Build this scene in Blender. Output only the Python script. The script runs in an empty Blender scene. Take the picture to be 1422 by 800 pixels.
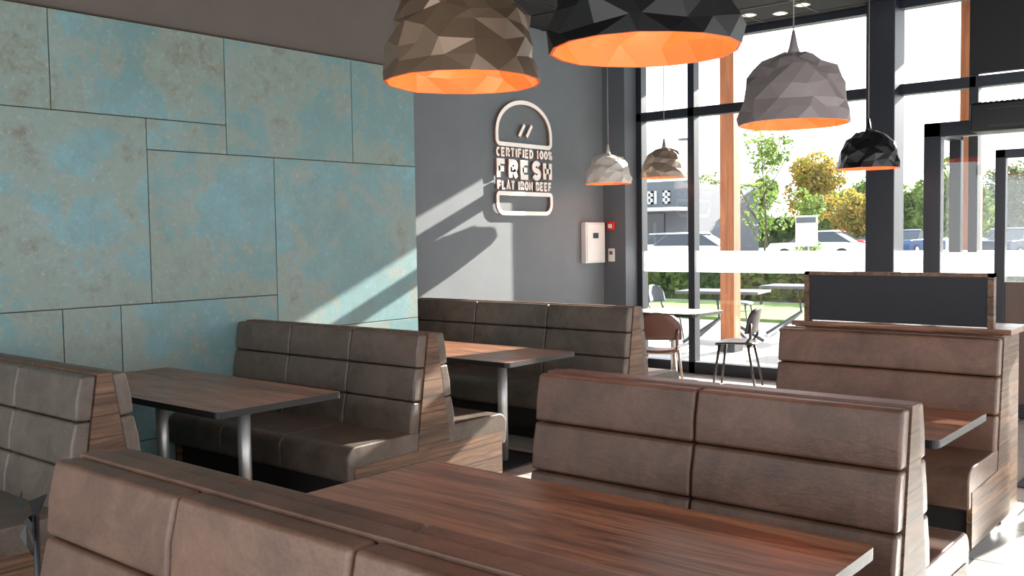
import bpy, bmesh, math, random
import numpy as np
from mathutils import Vector, Matrix
random.seed(4); rng=np.random.default_rng(5)
scn=bpy.context.scene
col=bpy.context.collection

# ---------------------------------------------------------------- materials
def srgb(r,g,b):
    def f(c):
        c/=255.
        return c/12.92 if c<=.04045 else ((c+.055)/1.055)**2.4
    return (f(r),f(g),f(b),1)
def mat(name,c=(.5,.5,.5,1),rough=.5,metal=0,emit=None,es=0):
    m=bpy.data.materials.new(name);m.use_nodes=True
    b=m.node_tree.nodes["Principled BSDF"]
    b.inputs["Base Color"].default_value=c;b.inputs["Roughness"].default_value=rough;b.inputs["Metallic"].default_value=metal
    if emit:
        b.inputs["Emission Color"].default_value=emit;b.inputs["Emission Strength"].default_value=es
    return m,m.node_tree,b
def N(nt,t,**k):
    n=nt.nodes.new(t)
    for a,v in k.items(): setattr(n,a,v)
    return n
def ramp(nt,fac,stops):
    r=N(nt,"ShaderNodeValToRGB");e=r.color_ramp.elements
    while len(e)<len(stops): e.new(.5)
    for i,(p,c) in enumerate(stops): e[i].position=p;e[i].color=c
    nt.links.new(fac,r.inputs[0]);return r.outputs[0]
def coords(nt,scale=(1,1,1),off=None,rot=(0,0,0)):
    tc=N(nt,"ShaderNodeTexCoord");mp=N(nt,"ShaderNodeMapping");mp.inputs["Scale"].default_value=scale;mp.inputs["Rotation"].default_value=rot
    nt.links.new(tc.outputs["Object"],mp.inputs[0])
    if off=="rand":
        oi=N(nt,"ShaderNodeObjectInfo");mu=N(nt,"ShaderNodeVectorMath",operation='SCALE');mu.inputs[0].default_value=(37,19,53)
        nt.links.new(oi.outputs["Random"],mu.inputs["Scale"]);nt.links.new(mu.outputs[0],mp.inputs["Location"])
    return mp.outputs[0]
def noise(nt,v,s,d=6,r=.6,dist=0):
    n=N(nt,"ShaderNodeTexNoise");n.inputs["Scale"].default_value=s;n.inputs["Detail"].default_value=d;n.inputs["Roughness"].default_value=r;n.inputs["Distortion"].default_value=dist
    nt.links.new(v,n.inputs["Vector"]);return n.outputs["Fac"]
def mix(nt,f,a,b,blend='MIX'):
    m=N(nt,"ShaderNodeMix",data_type='RGBA',blend_type=blend)
    if isinstance(f,(int,float)): m.inputs[0].default_value=f
    else: nt.links.new(f,m.inputs[0])
    for i,v in ((6,a),(7,b)):
        if isinstance(v,tuple): m.inputs[i].default_value=v
        else: nt.links.new(v,m.inputs[i])
    return m.outputs[2]
def mth(nt,op,a,b):
    m=N(nt,"ShaderNodeMath",operation=op);m.use_clamp=False
    for i,v in ((0,a),(1,b)):
        if isinstance(v,(int,float)): m.inputs[i].default_value=v
        else: nt.links.new(v,m.inputs[i])
    return m.outputs[0]
def mul(nt,a,b): return mth(nt,'MULTIPLY',a,b)
def bump(nt,b,h,st=.2,dist=.01):
    n=N(nt,"ShaderNodeBump");n.inputs["Strength"].default_value=st;n.inputs["Distance"].default_value=dist
    nt.links.new(h,n.inputs["Height"]);nt.links.new(n.outputs[0],b.inputs["Normal"])
W=(1,1,1,1);K=(0,0,0,1)
def verdigris():
    m,nt,b=mat("verdigris_metal",rough=.5)
    v=coords(nt,off="rand")
    big=noise(nt,v,.9,7,.6,.3);mid0=noise(nt,v,1.7,14,.74,.25);fine=noise(nt,v,30,6,.75);sp=noise(nt,v,8,10,.78,.3)
    # sheets further along the wall are less weathered
    tc=N(nt,"ShaderNodeTexCoord");sep=N(nt,"ShaderNodeSeparateXYZ");nt.links.new(tc.outputs["Object"],sep.inputs[0])
    wy=mth(nt,'MULTIPLY',mth(nt,'SUBTRACT',sep.outputs[1],3.4),-.022)
    wz=mth(nt,'MULTIPLY',mth(nt,'SUBTRACT',sep.outputs[2],1.9),.022)
    mid=mth(nt,'ADD',mth(nt,'ADD',mid0,wy),wz)
    base=ramp(nt,big,[(.3,srgb(98,130,132)),(.5,srgb(108,147,153)),(.7,srgb(120,164,175))])
    c=mix(nt,ramp(nt,sp,[(.38,(.7,.7,.7,1)),(.6,K)]),base,srgb(108,132,128))
    c=mix(nt,mul(nt,ramp(nt,mid,[(.44,K),(.56,W)]),.6),c,srgb(138,148,136))
    rust=mul(nt,ramp(nt,mid,[(.50,K),(.62,W)]),ramp(nt,sp,[(.42,K),(.60,W)]))
    c=mix(nt,mul(nt,rust,.75),c,mix(nt,ramp(nt,fine,[(.35,K),(.65,W)]),srgb(88,76,60),srgb(134,118,96)))
    rim=ramp(nt,mid,[(.485,K),(.51,(.25,.25,.25,1)),(.54,K)])
    c=mix(nt,rim,c,srgb(158,132,98))
    c=mix(nt,mul(nt,ramp(nt,fine,[(.56,K),(.72,W)]),.4),c,srgb(176,190,186))
    nt.links.new(c,b.inputs["Base Color"]);bump(nt,b,sp,.15,.008);return m
M_verd=verdigris()
def leather(name,c1,c2):
    m,nt,b=mat(name,rough=.45)
    v=coords(nt);n=noise(nt,v,5,9,.7,.5);w_=noise(nt,coords(nt,(1,1,2.5)),14,4,.6,.8);g=noise(nt,v,120,3,.6)
    c=ramp(nt,n,[(.32,c1),(.68,c2)])
    c=mix(nt,ramp(nt,w_,[(.5,K),(.8,(.35,.35,.35,1))]),c,c2)
    c=mix(nt,.35,c,ramp(nt,g,[(.35,(.55,.55,.55,1)),(.6,W)]),'MULTIPLY')
    nt.links.new(c,b.inputs["Base Color"])
    bump(nt,b,w_,.2,.01);return m
M_leaL=leather("taupe_leather",srgb(74,64,56),srgb(108,96,86))
M_leaR=leather("brown_leather",srgb(80,57,46),srgb(118,87,71))
def wood(name,stops,scale,axis_long=0,rough=.35,planks=None,bst=.1,dark=.6,coat=0):
    m,nt,b=mat(name,rough=rough)
    s=[scale]*3; s[axis_long]=scale*.07
    v=coords(nt,tuple(s),off="rand")
    n=noise(nt,v,1.0,9,.68,1.2)
    c=ramp(nt,n,stops)
    s2=[9.0]*3; s2[axis_long]=.7
    n2=noise(nt,coords(nt,tuple(s2),off="rand"),1.5,6,.65,.9)
    c=mix(nt,dark,c,ramp(nt,n2,[(.36,(.3,.26,.25,1)),(.52,W)]),'MULTIPLY')
    if planks:
        ax,w=planks
        tc=N(nt,"ShaderNodeTexCoord");sp=N(nt,"ShaderNodeSeparateXYZ");nt.links.new(tc.outputs["Object"],sp.inputs[0])
        d=N(nt,"ShaderNodeMath",operation='DIVIDE');d.inputs[1].default_value=w;nt.links.new(sp.outputs[ax],d.inputs[0])
        fr=N(nt,"ShaderNodeMath",operation='FRACT');nt.links.new(d.outputs[0],fr.inputs[0])
        fl=N(nt,"ShaderNodeMath",operation='FLOOR');nt.links.new(d.outputs[0],fl.inputs[0])
        wn=N(nt,"ShaderNodeTexWhiteNoise",noise_dimensions='1D');nt.links.new(fl.outputs[0],wn.inputs["W"])
        c=mix(nt,.8,c,ramp(nt,wn.outputs["Value"],[(0,(.5,.5,.5,1)),(1,(1,1,1,1))]),'MULTIPLY')
        c=mix(nt,ramp(nt,fr.outputs[0],[(.0,W),(.05,K),(.95,K),(1,W)]),c,(.008,.006,.005,1))
    nt.links.new(c,b.inputs["Base Color"]);bump(nt,b,n,bst,.003)
    return m
M_table=wood("dark_walnut_laminate",[(.3,srgb(86,54,38)),(.45,srgb(130,84,60)),(.58,srgb(170,120,88)),(.75,srgb(118,77,54))],24,0,.30,dark=.8)
M_plank=wood("reclaimed_plank_wood",[(.3,srgb(60,43,32)),(.5,srgb(110,80,58)),(.7,srgb(146,114,86))],22,1,.55,planks=(2,.092),dark=.5)
M_edge,_,_=mat("black_edge",srgb(24,22,22),.5)
M_seam,_,_=mat("seam_dark",srgb(26,21,19),.8)
M_gap,_,_=mat("panel_gap",srgb(66,54,40),.8)
def plain(name,c,rough=.6,metal=0,var=.06,s=3):
    m,nt,b=mat(name,c,rough,metal)
    n=noise(nt,coords(nt),s,5,.6)
    d=tuple(x*(1-var) for x in c[:3])+(1,);u=tuple(min(1,x*(1+var)) for x in c[:3])+(1,)
    nt.links.new(ramp(nt,n,[(.3,d),(.7,u)]),b.inputs["Base Color"]);return m
M_taupe=plain("taupe_paint",srgb(95,86,80),.7)
M_grey=plain("grey_paint",srgb(104,109,113),.7)
M_greyd=plain("dark_grey_paint",srgb(84,89,95),.7)
M_frame=plain("anthracite_frame",srgb(30,36,46),.4)
M_black=plain("black_satin",srgb(16,16,19),.45)
M_white=plain("white_plastic",srgb(215,215,210),.4)
M_red=plain("red_plastic",srgb(200,30,25),.4)
M_steel=plain("brushed_steel",srgb(205,203,200),.42,.75)
M_timber=wood("orange_timber",[(.3,srgb(140,78,42)),(.6,srgb(184,112,64)),(.8,srgb(166,96,56))],14,2,.6,dark=.3)
M_pink=plain("sign_face",srgb(255,244,236),.5)
M_signs=plain("sign_edge",srgb(170,122,100),.5)
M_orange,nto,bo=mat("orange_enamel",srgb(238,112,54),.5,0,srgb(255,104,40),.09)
M_bulb,_,_=mat("bulb",W,.5,0,(1,.75,.5,1),5)
M_lamp_t=plain("bronze_taupe_enamel",srgb(118,98,80),.34,.4)
M_lamp_k=plain("black_enamel",srgb(16,15,17),.4)
M_lamp_g=plain("pale_grey_enamel",srgb(136,126,126),.45)
M_lamp_b=plain("bronze_enamel",srgb(150,134,118),.38,.35)
M_lamp_w=plain("white_enamel",srgb(205,196,188),.45)
M_down,_,_=mat("downlight_glow",W,.5,0,(1,.8,.55,1),8)
def floor_mat():
    m,nt,b=mat("porcelain_tile",rough=.28)
    br=N(nt,"ShaderNodeTexBrick");br.offset=0.5;br.inputs["Scale"].default_value=1;br.inputs["Brick Width"].default_value=1.2;br.inputs["Row Height"].default_value=.6;br.inputs["Mortar Size"].default_value=.006
    br.inputs["Color1"].default_value=srgb(200,193,186);br.inputs["Color2"].default_value=srgb(186,179,173);br.inputs["Mortar"].default_value=srgb(104,99,94)
    v=coords(nt);nt.links.new(v,br.inputs["Vector"])
    n=noise(nt,v,4,6,.6)
    nt.links.new(mix(nt,.35,br.outputs["Color"],ramp(nt,n,[(.3,(.6,.6,.6,1)),(.7,W)]),'MULTIPLY'),b.inputs["Base Color"]);return m
M_floor=floor_mat()
def glass_mat():
    m=bpy.data.materials.new("window_glass");m.use_nodes=True;nt=m.node_tree;nt.nodes.clear()
    o=N(nt,"ShaderNodeOutputMaterial");t=N(nt,"ShaderNodeBsdfTransparent");g=N(nt,"ShaderNodeBsdfGlossy");g.inputs["Roughness"].default_value=.02
    t.inputs[0].default_value=(.97,.98,.98,1)
    mx=N(nt,"ShaderNodeMixShader");mx.inputs[0].default_value=.04
    nt.links.new(t.outputs[0],mx.inputs[1]);nt.links.new(g.outputs[0],mx.inputs[2]);nt.links.new(mx.outputs[0],o.inputs[0]);return m
M_glass=glass_mat()
def frost_mat():
    m=bpy.data.materials.new("frosted_film");m.use_nodes=True;nt=m.node_tree;nt.nodes.clear()
    o=N(nt,"ShaderNodeOutputMaterial");t=N(nt,"ShaderNodeBsdfTransparent");g=N(nt,"ShaderNodeBsdfTranslucent");g.inputs[0].default_value=(.95,.97,1,1)
    mx=N(nt,"ShaderNodeMixShader");mx.inputs[0].default_value=.7
    nt.links.new(t.outputs[0],mx.inputs[1]);nt.links.new(g.outputs[0],mx.inputs[2]);nt.links.new(mx.outputs[0],o.inputs[0]);return m
M_frost=frost_mat()

# ---------------------------------------------------------------- geometry helpers
def empty(name):
    e=bpy.data.objects.new(name,None);e.empty_display_size=.1;col.objects.link(e);return e
def mesh(name,vs,fs,mats,parent=None,mi=None,smooth=False,bevel=0,seg=2,loc=None):
    me=bpy.data.meshes.new(name);me.from_pydata([tuple(v) for v in vs],[],[tuple(f) for f in fs])
    bm=bmesh.new();bm.from_mesh(me);bmesh.ops.recalc_face_normals(bm,faces=bm.faces);bm.to_mesh(me);bm.free()
    if not isinstance(mats,(list,tuple)): mats=[mats]
    for m in mats: me.materials.append(m)
    if mi is not None:
        for p,i in zip(me.polygons,mi): p.material_index=i
    if smooth:
        for p in me.polygons: p.use_smooth=True
    ob=bpy.data.objects.new(name,me);col.objects.link(ob)
    if parent: ob.parent=parent
    if bevel>0:
        b=ob.modifiers.new("bevel","BEVEL");b.width=bevel;b.segments=seg;b.limit_method='ANGLE';b.angle_limit=math.radians(35)
        for p in me.polygons: p.use_smooth=True
        wn=ob.modifiers.new("wn","WEIGHTED_NORMAL");wn.keep_sharp=False
    if loc: ob.location=loc
    return ob
BF=[(0,1,2,3),(7,6,5,4),(0,4,5,1),(1,5,6,2),(2,6,7,3),(3,7,4,0)]
def boxv(x0,x1,y0,y1,z0,z1):
    return [(x0,y0,z0),(x1,y0,z0),(x1,y1,z0),(x0,y1,z0),(x0,y0,z1),(x1,y0,z1),(x1,y1,z1),(x0,y1,z1)]
def box(name,x0,x1,y0,y1,z0,z1,m,parent=None,bevel=0,seg=2):
    return mesh(name,boxv(x0,x1,y0,y1,z0,z1),BF,m,parent,bevel=bevel,seg=seg)
def boxes(name,L,m,parent=None,bevel=0):
    vs=[];fs=[]
    for b in L:
        k=len(vs);vs+=boxv(*b);fs+=[tuple(i+k for i in f) for f in BF]
    return mesh(name,vs,fs,m,parent,bevel=bevel)
def prism_x(name,poly,x0,x1,m,parent=None,bevel=0,seg=3):
    n=len(poly);vs=[(x0,y,z) for y,z in poly]+[(x1,y,z) for y,z in poly]
    fs=[tuple(range(n)),tuple(range(n,2*n))]+[(i,(i+1)%n,(i+1)%n+n,i+n) for i in range(n)]
    return mesh(name,vs,fs,m,parent,bevel=bevel,seg=seg)
def tube(name,pts,r,m,parent=None,n=12,r2=None,caps=True):
    vs=[];fs=[];P=[Vector(p) for p in pts];L=len(P)
    for i,p in enumerate(P):
        t=(P[min(i+1,L-1)]-P[max(i-1,0)]).normalized()
        a=Vector((0,0,1)) if abs(t.z)<.9 else Vector((1,0,0))
        u=t.cross(a).normalized();v=t.cross(u)
        rr=r if r2 is None else r+(r2-r)*i/(L-1)
        for k in range(n):
            an=2*math.pi*k/n;vs.append(p+u*math.cos(an)*rr+v*math.sin(an)*rr)
    for i in range(L-1):
        for k in range(n):
            fs.append((i*n+k,i*n+(k+1)%n,(i+1)*n+(k+1)%n,(i+1)*n+k))
    if caps: fs+= [tuple(range(n)),tuple(range((L-1)*n,L*n))]
    ob=mesh(name,vs,fs,m,parent)
    for p in ob.data.polygons: p.use_smooth=len(p.vertices)==4
    return ob

# ---------------------------------------------------------------- room shell
CZ=3.72; XP=-5.65; XG=-6.3; YG=9.5; YE=5.55
box("floor",-7.5,4,-3,YG+.15,-.15,0,M_floor)
box("wall_left",-6.6,XP-.02,-3,YE,0,CZ,M_taupe)
box("wall_alcove",-6.6,XG,YE,9.2,0,CZ,M_grey)
box("wall_back",-6.9,-6.0,9.2,YG+.1,0,CZ,M_greyd)
cl=empty("metal_wall_cladding")
PN=[(-3,-.6,0.02,2.915),(-.6,1.0,1.5,2.915),(1.0,2.61,2.33,2.915),(2.61,3.78,2.33,2.915),(3.78,4.89,2.134,2.915),(4.89,YE,2.134,2.915),(3.20,3.78,2.134,2.33),
 (1.0,3.20,1.164,2.33),(3.20,4.16,1.164,2.134),(4.16,YE,.9,2.134),(-.6,1.0,.3,1.5),(1.0,2.63,.3,1.164),(2.63,2.99,.3,1.164),(2.99,4.16,.3,1.164),(4.16,YE,.02,.9),(1.0,4.16,.02,.3),(-.6,1.0,.02,.3)]
for i,(a,b,c,d) in enumerate(PN):
    box("panel_%d"%i,XP-.018,XP,a+.003,b-.003,c+.003,d-.003,M_verd,cl,bevel=.002)
box("backing",XP-.0195,XP-.008,-3,YE-.002,.02,2.914,M_gap,cl)
box("trim_1",XP-.02,XP+.006,-3,YE,2.915,2.925,M_gap)
M_tile=plain("black_ceiling_tile",srgb(26,26,29),.85,var=.2,s=60)
box("ceiling",-7.5,4,-3,YG+.15,CZ,CZ+.12,M_tile)
g=[]
x=-6.2
while x<4: g.append((x-.012,x+.012,-3,YG,CZ-.006,CZ+.002)); x+=.6
y=-2.7
while y<YG: g.append((-6.3,4,y-.012,y+.012,CZ-.007,CZ+.001)); y+=.6
boxes("ceiling_grid",g,M_black)
dl=[(-4.36,8.95),(-4.1,9.1),(-3.79,8.91),(-3.3,8.6),(-3.5,6.3),(-5.3,7.2),(-1.7,6.3),(-4.1,4.5),(-2.3,4.5),(-4.1,2.1),(-.5,4.5)]
for (x,y) in dl:
    e=empty("recessed_downlight")
    vs=[];fs=[];n=24
    for rr_,zz in ((.075,CZ-.008),(.055,CZ-.012),(.05,CZ-.004)):
        for k in range(n): vs.append((x+rr_*math.cos(2*math.pi*k/n),y+rr_*math.sin(2*math.pi*k/n),zz))
    for j in range(2):
        for k in range(n): fs.append((j*n+k,j*n+(k+1)%n,(j+1)*n+(k+1)%n,(j+1)*n+k))
    mesh("trim_ring",vs,fs,M_white,e)
    mesh("lens",vs[2*n:],[tuple(range(n))],M_down,e)

# ---------------------------------------------------------------- windows (back)
def window(name,x0,x1,frames,band=True):
    e=empty(name)
    boxes("frame",frames,M_frame,e,bevel=.004)
    box("glass",x0,x1,YG-.004,YG+.004,.1,CZ,M_glass,e)
    if band: box("frosted_band",x0,x1,YG-.012,YG-.008,1.13,1.36,M_frost,e)
TZ=2.89
f0,f1=YG-.06,YG+.06
window("window_1",-6.0,-3.30,[(-6.0,-5.93,f0,f1,0,CZ),(-5.335,-5.255,f0,f1,0,CZ),(-6.0,-3.3,f0,f1,0,.13),(-6.0,-3.3,f0,f1,TZ-.05,TZ+.05),(-6.0,-3.3,f0,f1,CZ-.07,CZ)])
window("window_2",-3.06,-2.38,[(-3.06,-2.38,f0,f1,0,.13),(-3.06,-2.38,f0,f1,TZ-.05,TZ+.05),(-3.06,-2.38,f0,f1,CZ-.07,CZ),(-2.44,-2.36,f0,f1,0,CZ)])
window("window_3",-2.36,3.6,[(-2.36,3.6,f0,f1,0,.13),(-2.36,3.6,f0,f1,TZ-.05,TZ+.05),(-.95,-.87,f0,f1,0,TZ),(.6,.68,f0,f1,0,TZ),(3.5,3.6,f0,f1,0,CZ)])
box("structural_column",-3.32,-3.05,YG-.22,YG+.07,0,CZ,M_frame,bevel=.01)
box("wall_bulkhead",-2.40,3.6,YG-.14,YG-.07,TZ+.06,CZ,M_black)
v=empty("entrance_lobby")
vy=8.6
boxes("frame",[(-2.58,-2.44,vy,vy+.1,0,2.46),(-2.58,2.0,vy,vy+.1,2.34,2.46),(-1.72,-1.62,vy,vy+.09,0,2.34),(-.55,-.45,vy,vy+.09,0,2.34),(.7,.8,vy,vy+.09,0,2.34),
 (-2.44,-1.72,vy+.02,vy+.08,0,.12),(-2.58,-2.48,vy,YG-.07,2.36,2.46),(-2.58,-2.48,YG-.15,YG-.06,0,2.46),(-2.02,-1.94,vy+.01,vy+.08,0,2.2),(-2.02,-1.62,vy+.01,vy+.08,2.13,2.2)],M_frame,v,bevel=.006)
box("roof_panel",-2.5,2.0,vy+.08,YG-.06,2.40,2.45,M_white,v)
box("glass_front",-2.44,2.0,vy+.04,vy+.05,.1,2.34,M_glass,v)
box("frosted_band",-2.44,-2.02,vy+.03,vy+.034,1.13,1.36,M_frost,v)
M_kick=plain("door_lower_panel",srgb(96,80,74),.5)
box("lower_panel",-1.94,-.55,vy+.03,vy+.07,.1,1.12,M_kick,v)
h=empty("air_curtain_heater")
box("body",-2.14,-.4,8.30,8.595,2.33,2.56,M_black,h,bevel=.02)
boxes("grille",[(-2.08+i*.04,-2.06+i*.04,8.32,8.58,2.56,2.565) for i in range(40)]+[(-2.0,-.5,8.293,8.302,2.36,2.38),(-2.0,-.5,8.293,8.302,2.50,2.51)],M_frame,h)
box("entrance_mat",-1.35,.6,6.3,8.3,0,.012,plain("mat_rubber",srgb(60,60,62),.9,s=80,var=.3))
box("unseen_sun_canopy",-9,6,YG+.16,YG+2.8,4.3,4.5,M_frame)  # added slab above the view, reach sized to block sun through upper panes
for x in (-5.95,-2.98):
    t=empty("timber_post");box("post",x-.1,x+.1,11.55,11.75,-.02,4.3,M_timber,t,bevel=.01);box("shoe",x-.12,x+.12,11.53,11.77,-.02,.1,M_frame,t)

# ---------------------------------------------------------------- wall fittings
e=empty("electrical_panel");box("case",XG,XG+.07,8.75,9.13,1.24,1.70,M_white,e,bevel=.01);box("door_leaf",XG+.07,XG+.078,8.77,9.11,1.26,1.68,M_white,e,bevel=.004);box("display",XG+.078,XG+.082,8.88,8.98,1.52,1.58,M_frame,e)
e=empty("fire_alarm_call_point");box("case",-6.235,-6.135,9.165,9.2,1.61,1.71,M_red,e,bevel=.008);box("label",-6.21,-6.16,9.16,9.166,1.635,1.68,M_white,e)
e=empty("wall_thermostat");box("case",-6.225,-6.14,9.175,9.2,1.25,1.40,M_white,e,bevel=.008);box("dial",-6.205,-6.16,9.17,9.176,1.33,1.37,M_greyd,e)

# ---------------------------------------------------------------- burger sign
sg=empty("burger_wall_sign")
XS0,XS1=XG+.012,XG+.034
def band(name,pts,w,closed=True):
    n=len(pts);P=[Vector((p[0],p[1])) for p in pts];vs=[];fs=[];mi=[]
    for i in range(n):
        a=P[i-1] if (closed or i>0) else P[i];b=P[(i+1)%n] if (closed or i<n-1) else P[i]
        t1=(P[i]-a);t2=(b-P[i])
        if t1.length<1e-7: t1=t2
        if t2.length<1e-7: t2=t1
        t1=t1.normalized();t2=t2.normalized()
        t=(t1+t2)
        t=t.normalized() if t.length>1e-4 else t1
        cs=max(.6,t.dot(t1))
        q=Vector((-t.y,t.x))*w/2/cs
        for x in (XS0,XS1):
            vs.append((x,P[i].x+q.x,P[i].y+q.y));vs.append((x,P[i].x-q.x,P[i].y-q.y))
    m=n if closed else n-1
    for i in range(m):
        a=4*i;b=4*((i+1)%n)
        fs+=[(a+2,a+3,b+3,b+2),(a,a+1,b+1,b),(a,a+2,b+2,b),(a+1,a+3,b+3,b+1)];mi+=[0,1,1,1]
    if not closed:
        fs+=[(0,1,3,2),(4*n-4,4*n-3,4*n-1,4*n-2)];mi+=[1,1]
    return mesh(name,vs,fs,[M_pink,M_signs],sg,mi=mi)
def bun(yc,zb,w,hh,top=True):
    pts=[];r=.05
    for k in range(25):
        a=math.pi*k/24;pts.append((yc-w/2*math.cos(a),zb+.10+(hh-.10)*math.sin(a)**.9 if 0<k<24 else zb+.10))
    for k in range(1,7):
        a=math.pi/2*k/6;pts.append((yc+w/2-r+r*math.cos(a),zb+r-r*math.sin(a)))
    for k in range(0,6):
        a=math.pi/2*k/6;pts.append((yc-w/2+r-r*math.sin(a),zb+r-r*math.cos(a)))
    return pts
yc=7.74
band("bun_top",bun(yc,2.485,.88,.44),.042)
band("seed_1",[(yc-.09,2.575),(yc+.0,2.70)],.035,False);band("seed_2",[(yc+.03,2.575),(yc+.12,2.70)],.035,False)
def rr(y0,y1,z0,z1,rt,rb):
    p=[]
    for (cy,cz,a0,r) in ((y1-rt,z1-rt,0,rt),(y0+rt,z1-rt,90,rt),(y0+rb,z0+rb,180,rb),(y1-rb,z0+rb,270,rb)):
        for k in range(7):
            a=math.radians(a0+90*k/6);p.append((cy+r*math.cos(a),cz+r*math.sin(a)))
    return p
band("bun_bottom",rr(yc-.44,yc+.44,1.79,1.99,.03,.10),.042)
def arc(cx,cy,rx,ry,a0,a1,n=8):
    return [(cx+rx*math.cos(math.radians(a0+(a1-a0)*k/n)),cy+ry*math.sin(math.radians(a0+(a1-a0)*k/n))) for k in range(n+1)]
GL={'C':[arc(.5,.5,.42,.5,50,310,12)],
'E':[[(.9,0),(.08,0),(.08,1),(.9,1)],[(.08,.5),(.8,.5)]],
'R':[[(.08,-.08),(.08,1),(.5,1)]+arc(.5,.74,.36,.26,90,-90,8)[1:]+[(.08,.48)],[(.5,.48),(.92,-.08)]],
'T':[[(0,1),(1,1)],[(.5,1),(.5,-.08)]],
'I':[[(.5,-.08),(.5,1.08)]],
'F':[[(.08,-.08),(.08,1),(.9,1)],[(.08,.5),(.8,.5)]],
'D':[[(.08,0),(.08,1),(.4,1)]+arc(.4,.5,.5,.5,90,-90,10)[1:]+[(.08,0)]],
'1':[[(.1,.8),(.5,1),(.5,-.08)]],
'0':[arc(.5,.5,.4,.5,0,360,16)],
'%':[arc(.2,.8,.18,.2,0,360,10),arc(.8,.2,.18,.2,0,360,10),[(.85,1.05),(.15,-.05)]],
'S':[arc(.5,.76,.4,.26,20,270,10)[:-1]+arc(.5,.25,.42,.25,90,-160,10)],
'H':[[(.08,-.08),(.08,1.08)],[(.92,-.08),(.92,1.08)],[(.08,.5),(.92,.5)]],
'L':[[(.08,1.08),(.08,0),(.9,0)]],
'A':[[(.02,-.08),(.5,1.05),(.98,-.08)],[(.2,.3),(.8,.3)]],
'O':[arc(.5,.5,.44,.5,0,360,18)],
'N':[[(.08,-.08),(.08,1.0),(.92,0),(.92,1.08)]],
'B':[[(.08,0),(.08,1),(.5,1)]+arc(.5,.76,.33,.24,90,-90,8)[1:]+[(.08,.52)],[(.5,.52)]+arc(.5,.26,.4,.26,90,-90,8)[1:]+[(.08,0)]]}
def text(s,yl,yr,zb,zt,sw,gap=.42):
    ws=[{' ':.45,'I':.35,'1':.55}.get(c,1.0) for c in s]
    tot=sum(ws)+gap*(len(s)-1);u=(yr-yl-sw)/tot;x=yl+sw/2;H=(zt-zb-sw)
    for c,w in zip(s,ws):
        if c!=' ':
            for st in GL[c]:
                if c in 'I': P=[(x+w*u/2,zb+sw/2+q*H) for p,q in st]
                else: P=[(x+p*w*u,zb+sw/2+q*H) for p,q in st]
                cl_=len(P)>3 and abs(P[0][0]-P[-1][0])<1e-6 and abs(P[0][1]-P[-1][1])<1e-6
                if cl_: P=P[:-1]
                band("letter_"+c,P,sw,cl_)
        x+=(w+gap)*u
text("CERTIFIED 100%",yc-.46,yc+.46,2.357,2.452,.023)
text("FRESH",yc-.46,yc+.46,2.135,2.337,.054,.62)
text("FLAT IRON BEEF",yc-.45,yc+.45,2.025,2.12,.023)

# ---------------------------------------------------------------- booths
def bench(x0,x1,yr,nsec,M,sides=(-1,1),name="booth_bench",nb=3,top=1.0):
    e=empty(name)
    w=(x1-x0)/nsec
    sl=(.115-.03)/(top-.45)
    for s in sides:
        for i in range(nsec):
            a=x0+i*w+.003;b=x0+(i+1)*w-.003
            for k in range(nb):
                z0=.43+(top-.43)*k/nb+.001;z1=.43+(top-.43)*(k+1)/nb-.001
                i0=.03+(top-z0)*sl;i1=.03+(top-z1)*sl
                t=.072
                prism_x("back_pad",[(yr+s*i0,z0),(yr+s*(i0+t-.004),z0+.006),(yr+s*((i0+i1)/2+t+.004),(z0+z1)/2),(yr+s*(i1+t-.004),z1+.002),(yr+s*i1,z1)],a,b,M,e,bevel=.013,seg=3)
            fy=.65;P=[(.11,.33),(.11,.45)]
            for q in range(6):
                an=math.radians(90-90*q/5);P.append((fy-.07+.07*math.cos(an),.38+.07*math.sin(an)))
            P+=[(fy-.005,.27),(fy-.03,.25),(fy-.07,.27),(fy-.09,.33)]
            prism_x("seat_pad",[(yr+s*p,q) for p,q in P],a-.002,b+.002,M,e,bevel=.01,seg=2)
    f=1 if 1 in sides else 0; bk=1 if -1 in sides else 0
    core=[(-.565 if bk else -.11,.10),(-.565 if bk else -.11,.335),(-.11,.335),(-.11,.45),(-.028,top-.01),(.028,top-.01),(.11,.45),(.11,.335),(.565 if f else .11,.335),(.565 if f else .11,.10)]
    prism_x("core",[(yr+p,q) for p,q in core],x0+.02,x1-.02,M_seam,e)
    toe=[(-.5 if bk else -.1,0),(-.5 if bk else -.1,.1),(.5 if f else .1,.1),(.5 if f else .1,0)]
    prism_x("plinth",[(yr+p,q) for p,q in toe],x0+.05,x1-.05,M_black,e)
    pan=[(-.6 if bk else -.115,.07),(-.6 if bk else -.115,.335),(-.13,.345),(-.116,.45),(-.03,top+.004),(.03,top+.004),(.116,.45),(.13,.345),(.6 if f else .115,.335),(.6 if f else .115,.07)]
    for xa,xb in ((x0-.002,x0+.022),(x1-.022,x1+.002)):
        prism_x("wood_end",[(yr+p,q) for p,q in pan],xa,xb,M_plank,e)
    box("top_cap",x0,x1,yr-.03,yr+.03,top-.012,top+.006,M if M==M_leaR else M_plank,e,bevel=.004)
    return e
bench(-5.64,-3.88,1.97,3,M_leaL)
bench(-5.64,-3.88,3.92,3,M_leaL)
bench(-6.28,-3.96,6.21,3,M_leaL)
bench(-2.45,-.15,1.20,4,M_leaR)
bench(-2.38,-.95,3.10,2,M_leaR)
bench(-2.36,-1.19,5.32,1,M_leaR,sides=(-1,))
dv=empty("divider_cabinet")
box("carcass",-2.36,-1.23,5.45,5.80,0,1.0,M_plank,dv)
box("worktop",-2.38,-1.19,5.44,5.82,1.0,1.03,M_table,dv,bevel=.004)
box("screen_panel",-2.28,-1.31,5.47,5.50,1.035,1.30,plain("navy_panel",srgb(10,13,24),.55),dv)
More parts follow.
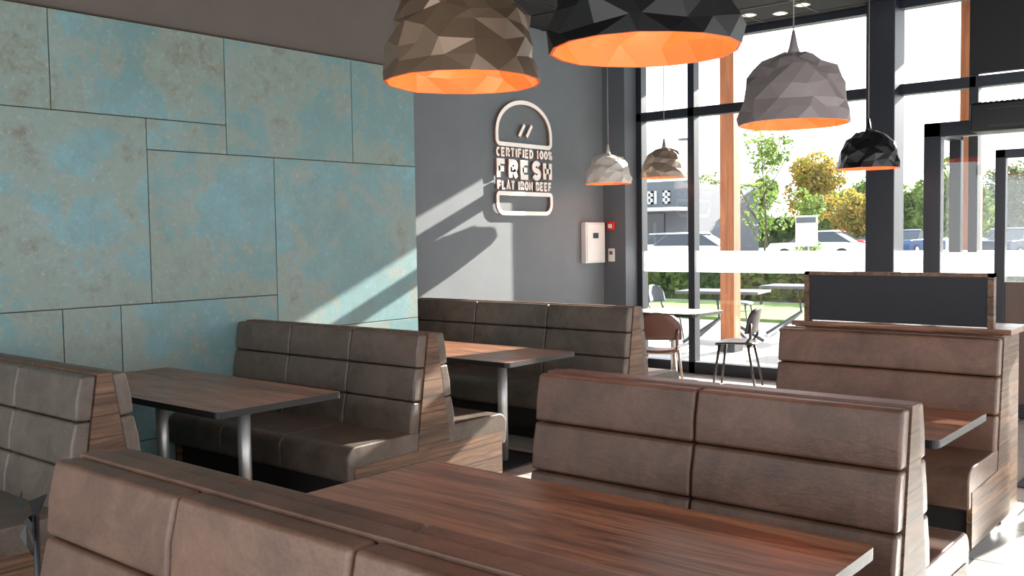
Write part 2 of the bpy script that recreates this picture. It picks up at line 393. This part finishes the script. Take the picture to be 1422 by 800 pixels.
boxes("screen_frame",[(-2.31,-2.28,5.46,5.51,1.03,1.32),(-1.31,-1.28,5.46,5.51,1.03,1.32),(-2.31,-1.28,5.46,5.51,1.30,1.32)],M_plank,dv)

# ---------------------------------------------------------------- tables
def rpoly(x0,x1,y0,y1,r):
    p=[]
    for (cx,cy,a0) in ((x1-r,y1-r,0),(x0+r,y1-r,90),(x0+r,y0+r,180),(x1-r,y0+r,270)):
        for k in range(6):
            a=math.radians(a0+90*k/5);p.append((cx+r*math.cos(a),cy+r*math.sin(a)))
    return p
def table(x0,x1,y0,y1,posts,name="booth_table",mt=None,z=.75,r=.03,base=.28):
    e=empty(name);p=rpoly(x0,x1,y0,y1,r);n=len(p)
    vs=[(a,b,z-.032) for a,b in p]+[(a,b,z) for a,b in p]
    fs=[tuple(range(n)),tuple(range(n,2*n))]+[(i,(i+1)%n,(i+1)%n+n,i+n) for i in range(n)]
    mesh("top",vs,fs,[M_edge,mt or M_table],e,mi=[0,1]+[0]*n)
    yc_=(y0+y1)/2
    for px in posts:
        tube("post",[(px,yc_,.012),(px,yc_,z-.03)],.034,M_steel,e,n=20)
        box("foot_plate",px-.2,px+.2,yc_-base,yc_+base,0,.012,M_black,e,bevel=.004)
        box("bracket",px-.12,px+.12,yc_-.12,yc_+.12,z-.04,z-.032,M_black,e)
    return e
table(-5.62,-3.91,2.52,3.27,(-5.05,-4.25))
table(-5.62,-3.91,4.62,5.36,(-5.2,-4.27))
table(-2.43,-.84,1.80,2.44,(-2.0,-1.2))
table(-2.38,-1.08,3.80,4.53,(-2.1,-1.35))
M_pale=plain("pale_laminate",srgb(205,195,182),.3)
table(-5.55,-4.72,8.45,9.1,(-5.13,),name="cafe_table",mt=M_pale,base=.2)

# ---------------------------------------------------------------- chairs
M_chair=plain("brown_ply",srgb(92,58,46),.4);M_chairk=plain("dark_ply",srgb(48,38,36),.4)
def chair(x,y,rot,M,Ml,name="dining_chair",z=0):
    e=empty(name);e.location=(x,y,z);e.rotation_euler=(0,0,math.radians(rot))
    vs=[];fs=[];nu,nv=9,9
    for j in range(nv):
        for i in range(nu):
            u=i/(nu-1)*2-1;v_=j/(nv-1)*2-1
            X=u*.215*math.sqrt(1-.35*v_*v_);Yy=v_*.21*math.sqrt(1-.3*u*u)
            vs.append((X,Yy,.455+.02*u*u-.015*(v_>0)*v_**2))
    for j in range(nv-1):
        for i in range(nu-1): a=j*nu+i;fs.append((a,a+1,a+nu+1,a+nu))
    o=mesh("seat",vs,fs,M,e,smooth=True);s=o.modifiers.new("s","SOLIDIFY");s.thickness=.018
    vs=[];fs=[]
    for j in range(nv):
        for i in range(nu):
            u=i/(nu-1)*2-1;t=j/(nv-1)
            X=u*(.225-.03*t**3)*(math.sqrt(max(0,1-(max(0,t-.6)/.4)**2*.35)) );Yy=-.20-.05*t+.07*u*u
            zz=.56+.26*t-.03*(u*u)*t
            vs.append((X,Yy,zz))
    for j in range(nv-1):
        for i in range(nu-1): a=j*nu+i;fs.append((a,a+1,a+nu+1,a+nu))
    o=mesh("backrest",vs,fs,M,e,smooth=True);s=o.modifiers.new("s","SOLIDIFY");s.thickness=.016
    for sxx in (-1,1):
        tube("leg_front",[(sxx*.15,.14,.45),(sxx*.2,.2,0)],.015,Ml,e,n=10,r2=.010)
        tube("leg_rear",[(sxx*.15,-.14,.45),(sxx*.2,-.22,0)],.015,Ml,e,n=10,r2=.010)
        tube("back_upright",[(sxx*.17,-.12,.45),(sxx*.185,-.17,.52),(sxx*.19,-.17,.66)],.015,M,e,n=10)
    tube("rail",[(-.16,.15,.43),(.16,.15,.43)],.01,Ml,e,n=8);tube("rail",[(-.16,-.15,.43),(.16,-.15,.43)],.01,Ml,e,n=8)
    return e
M_leg=plain("pale_leg",srgb(170,150,135),.4)
chair(-4.80,7.95,22,M_chair,M_leg)
chair(-4.45,8.85,105,M_chairk,M_chairk)
chair(-5.5,8.15,-10,M_chairk,M_chairk)
chair(-5.98,7.9,-60,M_chairk,M_chairk)

# ---------------------------------------------------------------- faceted pendants
def pendant(x,y,zr,R,Mo,seed,rel=1.0):
    e=empty("faceted_pendant_lamp");rg=np.random.default_rng(seed)
    H=R*1.22;rings=9;n=17
    prof=[]
    for j in range(rings):
        t=j/(rings-1)*.94
        prof.append((R*math.cos(t*math.pi/2)**.62,H*math.sin(t*math.pi/2)**1.05))
    vs=[]
    for j,(r,z) in enumerate(prof):
        for k in range(n):
            a=2*math.pi*(k+.5*(j%2)+rg.uniform(-.36,.36)*(1 if j else .3))/n
            q=r*(1+rg.uniform(-.09,.05)*rel*(1 if j else .3));zz=z+rg.uniform(-.035,.035)*R*2*(1 if j else .12)
            vs.append((x+q*math.cos(a),y+q*math.sin(a),zr+zz))
    vs.append((x,y,zr+H*1.03))
    fs=[];mi=[]
    def ring(off,mm):
        for j in range(rings-1):
            for k in range(n):
                a=off+j*n+k;b=off+j*n+(k+1)%n;c=off+(j+1)*n+k;d=off+(j+1)*n+(k+1)%n
                if j%2==0: tr=[(a,b,c),(b,d,c)]
                else: tr=[(a,d,c),(a,b,d)]
                for t in tr: fs.append(t);mi.append(mm)
        for k in range(n): fs.append((off+(rings-1)*n+k,off+(rings-1)*n+(k+1)%n,off+rings*n));mi.append(mm)
    ring(0,0)
    off=len(vs)
    for (a,b,c) in list(vs): vs.append((x+(a-x)*.965,y+(b-y)*.965,zr+(c-zr)*.965))
    ring(off,1)
    for k in range(n): fs.append((k,(k+1)%n,off+(k+1)%n,off+k));mi.append(1)
    me=bpy.data.meshes.new("shade");me.from_pydata(vs,[],fs);me.materials.append(Mo);me.materials.append(M_orange)
    for p,i in zip(me.polygons,mi): p.material_index=i
    o=bpy.data.objects.new("shade",me);col.objects.link(o);o.parent=e
    tube("cord_grip",[(x,y,zr+H),(x,y,zr+H+.06*R/.37),(x,y,zr+H+.17*R/.37)],.05*R/.37,Mo,e,n=10,r2=.008)
    tube("cord",[(x,y,zr+H+.05),(x,y,CZ-.02)],.0045,M_lamp_g,e,n=8)
    tube("ceiling_rose",[(x,y,CZ-.04),(x,y,CZ-.001)],.05,M_black,e,n=16)
    tube("bulb_holder",[(x,y,zr+H*.95),(x,y,zr+H*.62)],.022,M_black,e,n=12)
    bm=bmesh.new();bmesh.ops.create_uvsphere(bm,u_segments=14,v_segments=10,radius=.045*R/.37)
    m2=bpy.data.meshes.new("bulb");bm.to_mesh(m2);bm.free();m2.materials.append(M_bulb)
    b=bpy.data.objects.new("bulb",m2);b.location=(x,y,zr+H*.56);col.objects.link(b);b.parent=e
    L=bpy.data.lights.new("bulb_light","POINT");L.energy=3.2*(R/.37)**2;L.color=(1,.78,.55);L.shadow_soft_size=.05
    lo=bpy.data.objects.new("bulb_light",L);lo.location=(x,y,zr+H*.42);col.objects.link(lo);lo.parent=e
pendant(-3.11,3.38,2.28,.375,M_lamp_t,1,1.2)
pendant(-2.06,3.31,2.28,.38,M_lamp_k,2)
pendant(-2.76,6.34,2.29,.38,M_lamp_g,3)
pendant(-2.91,8.21,2.08,.25,M_lamp_k,4)
pendant(-5.80,8.57,2.10,.25,M_lamp_w,5)
pendant(-5.40,9.05,2.16,.25,M_lamp_b,6)

# ---------------------------------------------------------------- slim black stand in the aisle
e=empty("menu_stand")
tube("pole",[(-3.40,1.46,.02),(-3.40,1.46,.60)],.012,M_black,e,n=10)
tube("base",[(-3.40,1.46,0),(-3.40,1.46,.02)],.14,M_black,e,n=24)
for dx,dz,t in ((-.05,.06,.2),(.05,.08,-.1),(0,.0,.15),(-.04,-.06,-.2)):
    mesh("leaf",[(-3.40,1.46,.56+dz-.06),(-3.40+dx-.05,1.44,.58+dz),(-3.40+dx*2,1.46,.62+dz),(-3.40+dx+.03,1.43,.56+dz)],[(0,1,2,3)],M_black,e)

# ---------------------------------------------------------------- outside
M_asph=plain("asphalt",srgb(150,150,150),.9);M_pave=plain("patio_paving",srgb(184,178,172),.8)
M_grass=plain("grass",srgb(96,118,52),.9,var=.3,s=1)
box("ground",-150,150,YG+.16,200,-.3,-.14,M_asph)
mesh("parking_lot",[(-150,26,-.139),(150,26,-.139),(150,32,.14),(-150,32,.14),(150,200,.14),(-150,200,.14)],[(0,1,2,3),(3,2,4,5)],M_asph)
box("patio",-12,6,YG+.15,15.4,-.139,-.02,M_pave)
box("grass_verge",-60,40,17,21,-.139,-.08,M_grass)
def leafmat(name,c1,c2):
    m,nt,b=mat(name,rough=.7);n=noise(nt,coords(nt),1.6,3,.6)
    nt.links.new(ramp(nt,n,[(.35,c1),(.65,c2)]),b.inputs["Base Color"])
    tr=N(nt,"ShaderNodeBsdfTranslucent");nt.links.new(ramp(nt,n,[(.35,c1),(.65,c2)]),tr.inputs[0])
    mx=N(nt,"ShaderNodeMixShader");mx.inputs[0].default_value=.5;o=nt.nodes["Material Output"]
    nt.links.new(b.outputs[0],mx.inputs[1]);nt.links.new(tr.outputs[0],mx.inputs[2]);nt.links.new(mx.outputs[0],o.inputs[0])
    return m
M_green=leafmat("green_leaves",srgb(66,92,42),srgb(124,142,70));M_aut=leafmat("autumn_leaves",srgb(112,116,46),srgb(176,144,66))
M_dgreen=leafmat("dark_leaves",srgb(62,82,52),srgb(100,114,72));M_bark=plain("bark",srgb(90,75,62),.9)
def tree(x,y,h,rw,M,nl=2500,ls=.18,trunk=.12,name="tree",low=.3,zb=.14):
    e=empty(name);rg=np.random.default_rng(int(abs(x*7+y*3)))
    tube("trunk",[(x,y,zb),(x+.03*h,y,h*.4),(x,y,h*.85)],trunk,M_bark,e,n=8,r2=trunk*.25)
    for k in range(7):
        a=rg.uniform(0,6.28);z=h*rg.uniform(low,.7);tube("branch",[(x,y,z),(x+math.cos(a)*rw*.4,y+math.sin(a)*rw*.4,z+.1*h),(x+math.cos(a)*rw*.75,y+math.sin(a)*rw*.75,z+.2*h)],trunk*.35,M_bark,e,n=6,r2=.01)
    cs=[]
    for k in range(18):
        a=rg.uniform(0,6.28);q=rw*rg.uniform(.1,.68);z=h*rg.uniform(low+.1,.9)
        q*=math.sqrt(max(.05,1-((z/h-.6)/.42)**2));cs.append((x+q*math.cos(a),y+q*math.sin(a),z,rw*rg.uniform(.28,.45)))
    vs=[];fs=[]
    for i in range(nl):
        c=cs[rg.integers(len(cs))];d=rg.normal(size=3);d/=np.linalg.norm(d);p=np.array(c[:3])+d*c[3]*rg.uniform(.5,1)**.5
        p[2]=max(p[2],zb+.4)
        u=rg.normal(size=3);u/=np.linalg.norm(u);w=np.cross(u,rg.normal(size=3));w/=np.linalg.norm(w);k=len(vs);s=ls*rg.uniform(.6,1.2)
        vs+=[p-u*s,p+w*s*.5,p+u*s,p-w*s*.5];fs.append((k,k+1,k+2,k+3))
    me=bpy.data.meshes.new("foliage");me.from_pydata([tuple(q) for q in vs],[],fs);me.materials.append(M)
    o=bpy.data.objects.new("foliage",me);col.objects.link(o);o.parent=e
tree(-28.1,67.6,7.0,2.8,M_aut,5500);tree(-30.5,78.6,5.0,2.4,M_green,4000);tree(-28.7,80,5.6,2.8,M_green,4000);tree(-17,76.8,6.0,3.2,M_dgreen,5000)
tree(-25.6,82.7,5.4,2.6,M_green,4000);tree(-21.5,79.6,4.9,2.4,M_dgreen,4000);tree(-36,75,5.9,2.8,M_green,4000);tree(-33,64,4.9,2.4,M_green,4000)
tree(-9.7,20.5,4.3,.8,M_green,800,.07,.035,"young_birch_tree",.25,-.08);tree(-8.6,20.7,2.7,.5,M_green,500,.07,.03,"young_birch_tree",.2,-.08)
tree(-13,80,6,3,M_green);tree(-10,70,5,2.5,M_aut);tree(-43,80,7,3,M_green);tree(-23,62,4.2,2,M_aut)
tree(-12.2,46,4.8,2.2,M_green,4000)
def hedge(x0,x1,y0,y1,h,M,n=6000,ls=.12,zb=-.14):
    rg=np.random.default_rng(9);e=empty("hedge");vs=[];fs=[]
    box("core",x0+.1,x1-.1,y0+.1,y1-.1,zb,h-.12,M_dgreen,e)
    for i in range(n):
        p=np.array([rg.uniform(x0,x1),rg.uniform(y0,y1),rg.uniform(zb+.1,h)])
        s=rg.integers(3)
        if s==0:p[2]=h+rg.uniform(-.1,.05)
        elif s==1:p[1]=y0+rg.uniform(-.05,.1)
        u=rg.normal(size=3);u/=np.linalg.norm(u);w=np.cross(u,rg.normal(size=3));w/=np.linalg.norm(w);k=len(vs)
        vs+=[p-u*ls,p+w*ls*.5,p+u*ls,p-w*ls*.5];fs.append((k,k+1,k+2,k+3))
    me=bpy.data.meshes.new("foliage");me.from_pydata([tuple(q) for q in vs],[],fs);me.materials.append(M)
    o=bpy.data.objects.new("foliage",me);col.objects.link(o);o.parent=e
hedge(-22,-2,22,23,.75,M_green)
hedge(-80,30,88,90,2.9,M_dgreen,6000,.4,.14)
M_tyre=plain("tyre",srgb(25,25,25),.8);M_cglass=plain("car_glass",srgb(40,48,56),.1)
def car(x,y,rot,c):
    e=empty("car");e.location=(x,y,.14);e.rotation_euler=(0,0,math.radians(rot))
    M=plain("car_paint",c,.25)
    def prof(P,w,taper,m,nm):
        n=len(P);vs=[(a,-w,b) if b<.95 else (a,-w*taper,b) for a,b in P]+[(a,w,b) if b<.95 else (a,w*taper,b) for a,b in P]
        fs=[tuple(range(n)),tuple(range(n,2*n))]+[(i,(i+1)%n,(i+1)%n+n,i+n) for i in range(n)]
        return mesh(nm,vs,fs,m,e,bevel=.05,seg=3)
    prof([(-2.1,.3),(-2.15,.7),(-2.0,.9),(-1.0,.94),(1.5,.94),(2.1,.85),(2.15,.5),(2.1,.28)],.88,1,M,"body")
    prof([(-1.15,.9),(-.5,1.42),(.9,1.46),(1.75,.93)],.8,.8,M_cglass,"greenhouse")
    prof([(-.55,1.41),(-.45,1.47),(.85,1.5),(1.0,1.42)],.66,1,M,"roof")
    for a in (-1.3,1.35):
        for b in (-.8,.8):
            tube("wheel",[(a,b-.1,.33),(a,b+.1,.33)],.33,M_tyre,e,n=20);tube("hub",[(a,b-.11,.33),(a,b+.11,.33)],.2,M_steel,e,n=12)
wh=srgb(230,230,230)
for a in [(-20.1,35.2,10,wh),(-22.6,57.0,15,srgb(190,20,35)),(-18.2,44.5,8,srgb(200,205,210)),(-17.6,56.9,80,srgb(50,70,110)),(-17.7,63.2,20,wh),(-10.7,49.5,75,srgb(40,50,75)),(-21.6,62.4,30,srgb(120,125,130)),(-15.3,65.3,10,srgb(200,200,200)),(-31.7,46,10,srgb(160,30,40)),(-27,45,10,wh),(-13,58,10,srgb(215,215,220)),(-24,40.5,12,srgb(190,195,200)),(-21,69,15,srgb(60,80,120))]: car(*a)
b=empty("retail_building")
M_clad=plain("building_cladding",srgb(96,98,104),.7)
box("main_block",-44,-29.5,53,62,.14,4.7,M_clad,b);box("fascia",-44.2,-29.3,52.8,53.05,3.3,4.9,M_greyd,b)
boxes("shopfront",[(-43+i*2.4,-41.2+i*2.4,52.9,53.0,.2,2.9) for i in range(5)],M_cglass,b)
SL=[]
for i,t in enumerate(("O","B","I","S")):
    x=-33.4+i*.62
    SL.append((x,x+.12,52.68,52.78,3.5,4.3))
    if t!="I": SL+= [(x,x+.45,52.68,52.78,4.18,4.3),(x,x+.45,52.68,52.78,3.5,3.62),(x+.33,x+.45,52.68,52.78,3.5,4.3)]
    if t in "BS": SL.append((x,x+.45,52.68,52.78,3.84,3.96))
boxes("sign_letters",SL,M_white,b)
box("canopy_slab",-44.2,-29.3,50.5,52.8,3.0,3.2,M_white,b)
def street_lamp(x,y,h):
    e=empty("street_lamp");tube("pole",[(x,y,.14),(x,y,h)],.09,M_greyd,e,n=10,r2=.05);box("head",x-.45,x+.45,y-.12,y+.12,h,h+.1,M_greyd,e,bevel=.02)
street_lamp(-20.8,36.9,5.6);street_lamp(-24,72,7)
e=empty("information_sign");box("board",-7.15,-6.75,16.5,16.54,1.30,1.85,M_white,e,bevel=.01);box("header",-7.13,-6.77,16.49,16.5,1.72,1.82,M_greyd,e);tube("post",[(-6.95,16.53,-.14),(-6.95,16.53,1.3)],.03,M_greyd,e)
def patio(x,y,r):
    e=empty("patio_table");e.location=(x,y,-.02);e.rotation_euler=(0,0,math.radians(r))
    box("top",-.6,.6,-.35,.35,.72,.76,M_greyd,e,bevel=.01)
    for s in (-1,1):
        tube("leg",[(s*.1,0,.72),(s*.05,0,.35),(s*.5,-.3,0.02)],.025,M_greyd,e,n=8);tube("leg",[(s*.1,0,.72),(s*.05,0,.35),(s*.5,.3,0.02)],.025,M_greyd,e,n=8)
patio(-6.5,12.5,10);patio(-6.0,14.2,5);patio(-4.4,12.9,0)
chair(-7.4,12.4,-90,M_greyd,M_greyd,"patio_chair",-.018);chair(-7.1,14.2,-80,M_greyd,M_greyd,"patio_chair",-.018);chair(-3.4,12.9,90,M_greyd,M_greyd,"patio_chair",-.018)

# ---------------------------------------------------------------- light
w=bpy.data.worlds.new("World");scn.world=w;w.use_nodes=True;nt=w.node_tree
bg=nt.nodes["Background"]
tc=N(nt,"ShaderNodeTexCoord");sp=N(nt,"ShaderNodeSeparateXYZ");nt.links.new(tc.outputs["Generated"],sp.inputs[0])
nt.links.new(ramp(nt,sp.outputs[2],[(0,(1,1,1,1)),(.3,(.9,.95,1,1)),(1,(.74,.86,1,1))]),bg.inputs[0]);bg.inputs[1].default_value=1.55
S=bpy.data.lights.new("sun","SUN");S.energy=12;S.color=(1,.94,.85);S.angle=.007
so=bpy.data.objects.new("sun",S);col.objects.link(so);so.rotation_euler=Vector((-.195,-1,-.42)).to_track_quat('-Z','Y').to_euler();so.location=(2,20,12)

# ---------------------------------------------------------------- camera
cam=bpy.data.cameras.new("camera");cam.lens=36*1333/1422;cam.sensor_width=36;cam.clip_end=500;cam.clip_start=.05
co=bpy.data.objects.new("camera",cam);col.objects.link(co);scn.camera=co
yaw,pit,rol=[math.radians(a) for a in (39.89,3.05,-.87)]
F=Vector((-math.sin(yaw)*math.cos(pit),math.cos(yaw)*math.cos(pit),-math.sin(pit)))
r0=Vector((math.cos(yaw),math.sin(yaw),0));u0=r0.cross(F)
r=r0*math.cos(rol)+u0*math.sin(rol);u=-r0*math.sin(rol)+u0*math.cos(rol)
M=Matrix(((r.x,u.x,-F.x,0),(r.y,u.y,-F.y,0),(r.z,u.z,-F.z,1.55),(0,0,0,1)))
co.matrix_world=M
scn.view_settings.view_transform='Standard';scn.view_settings.look='None';scn.view_settings.exposure=1.25
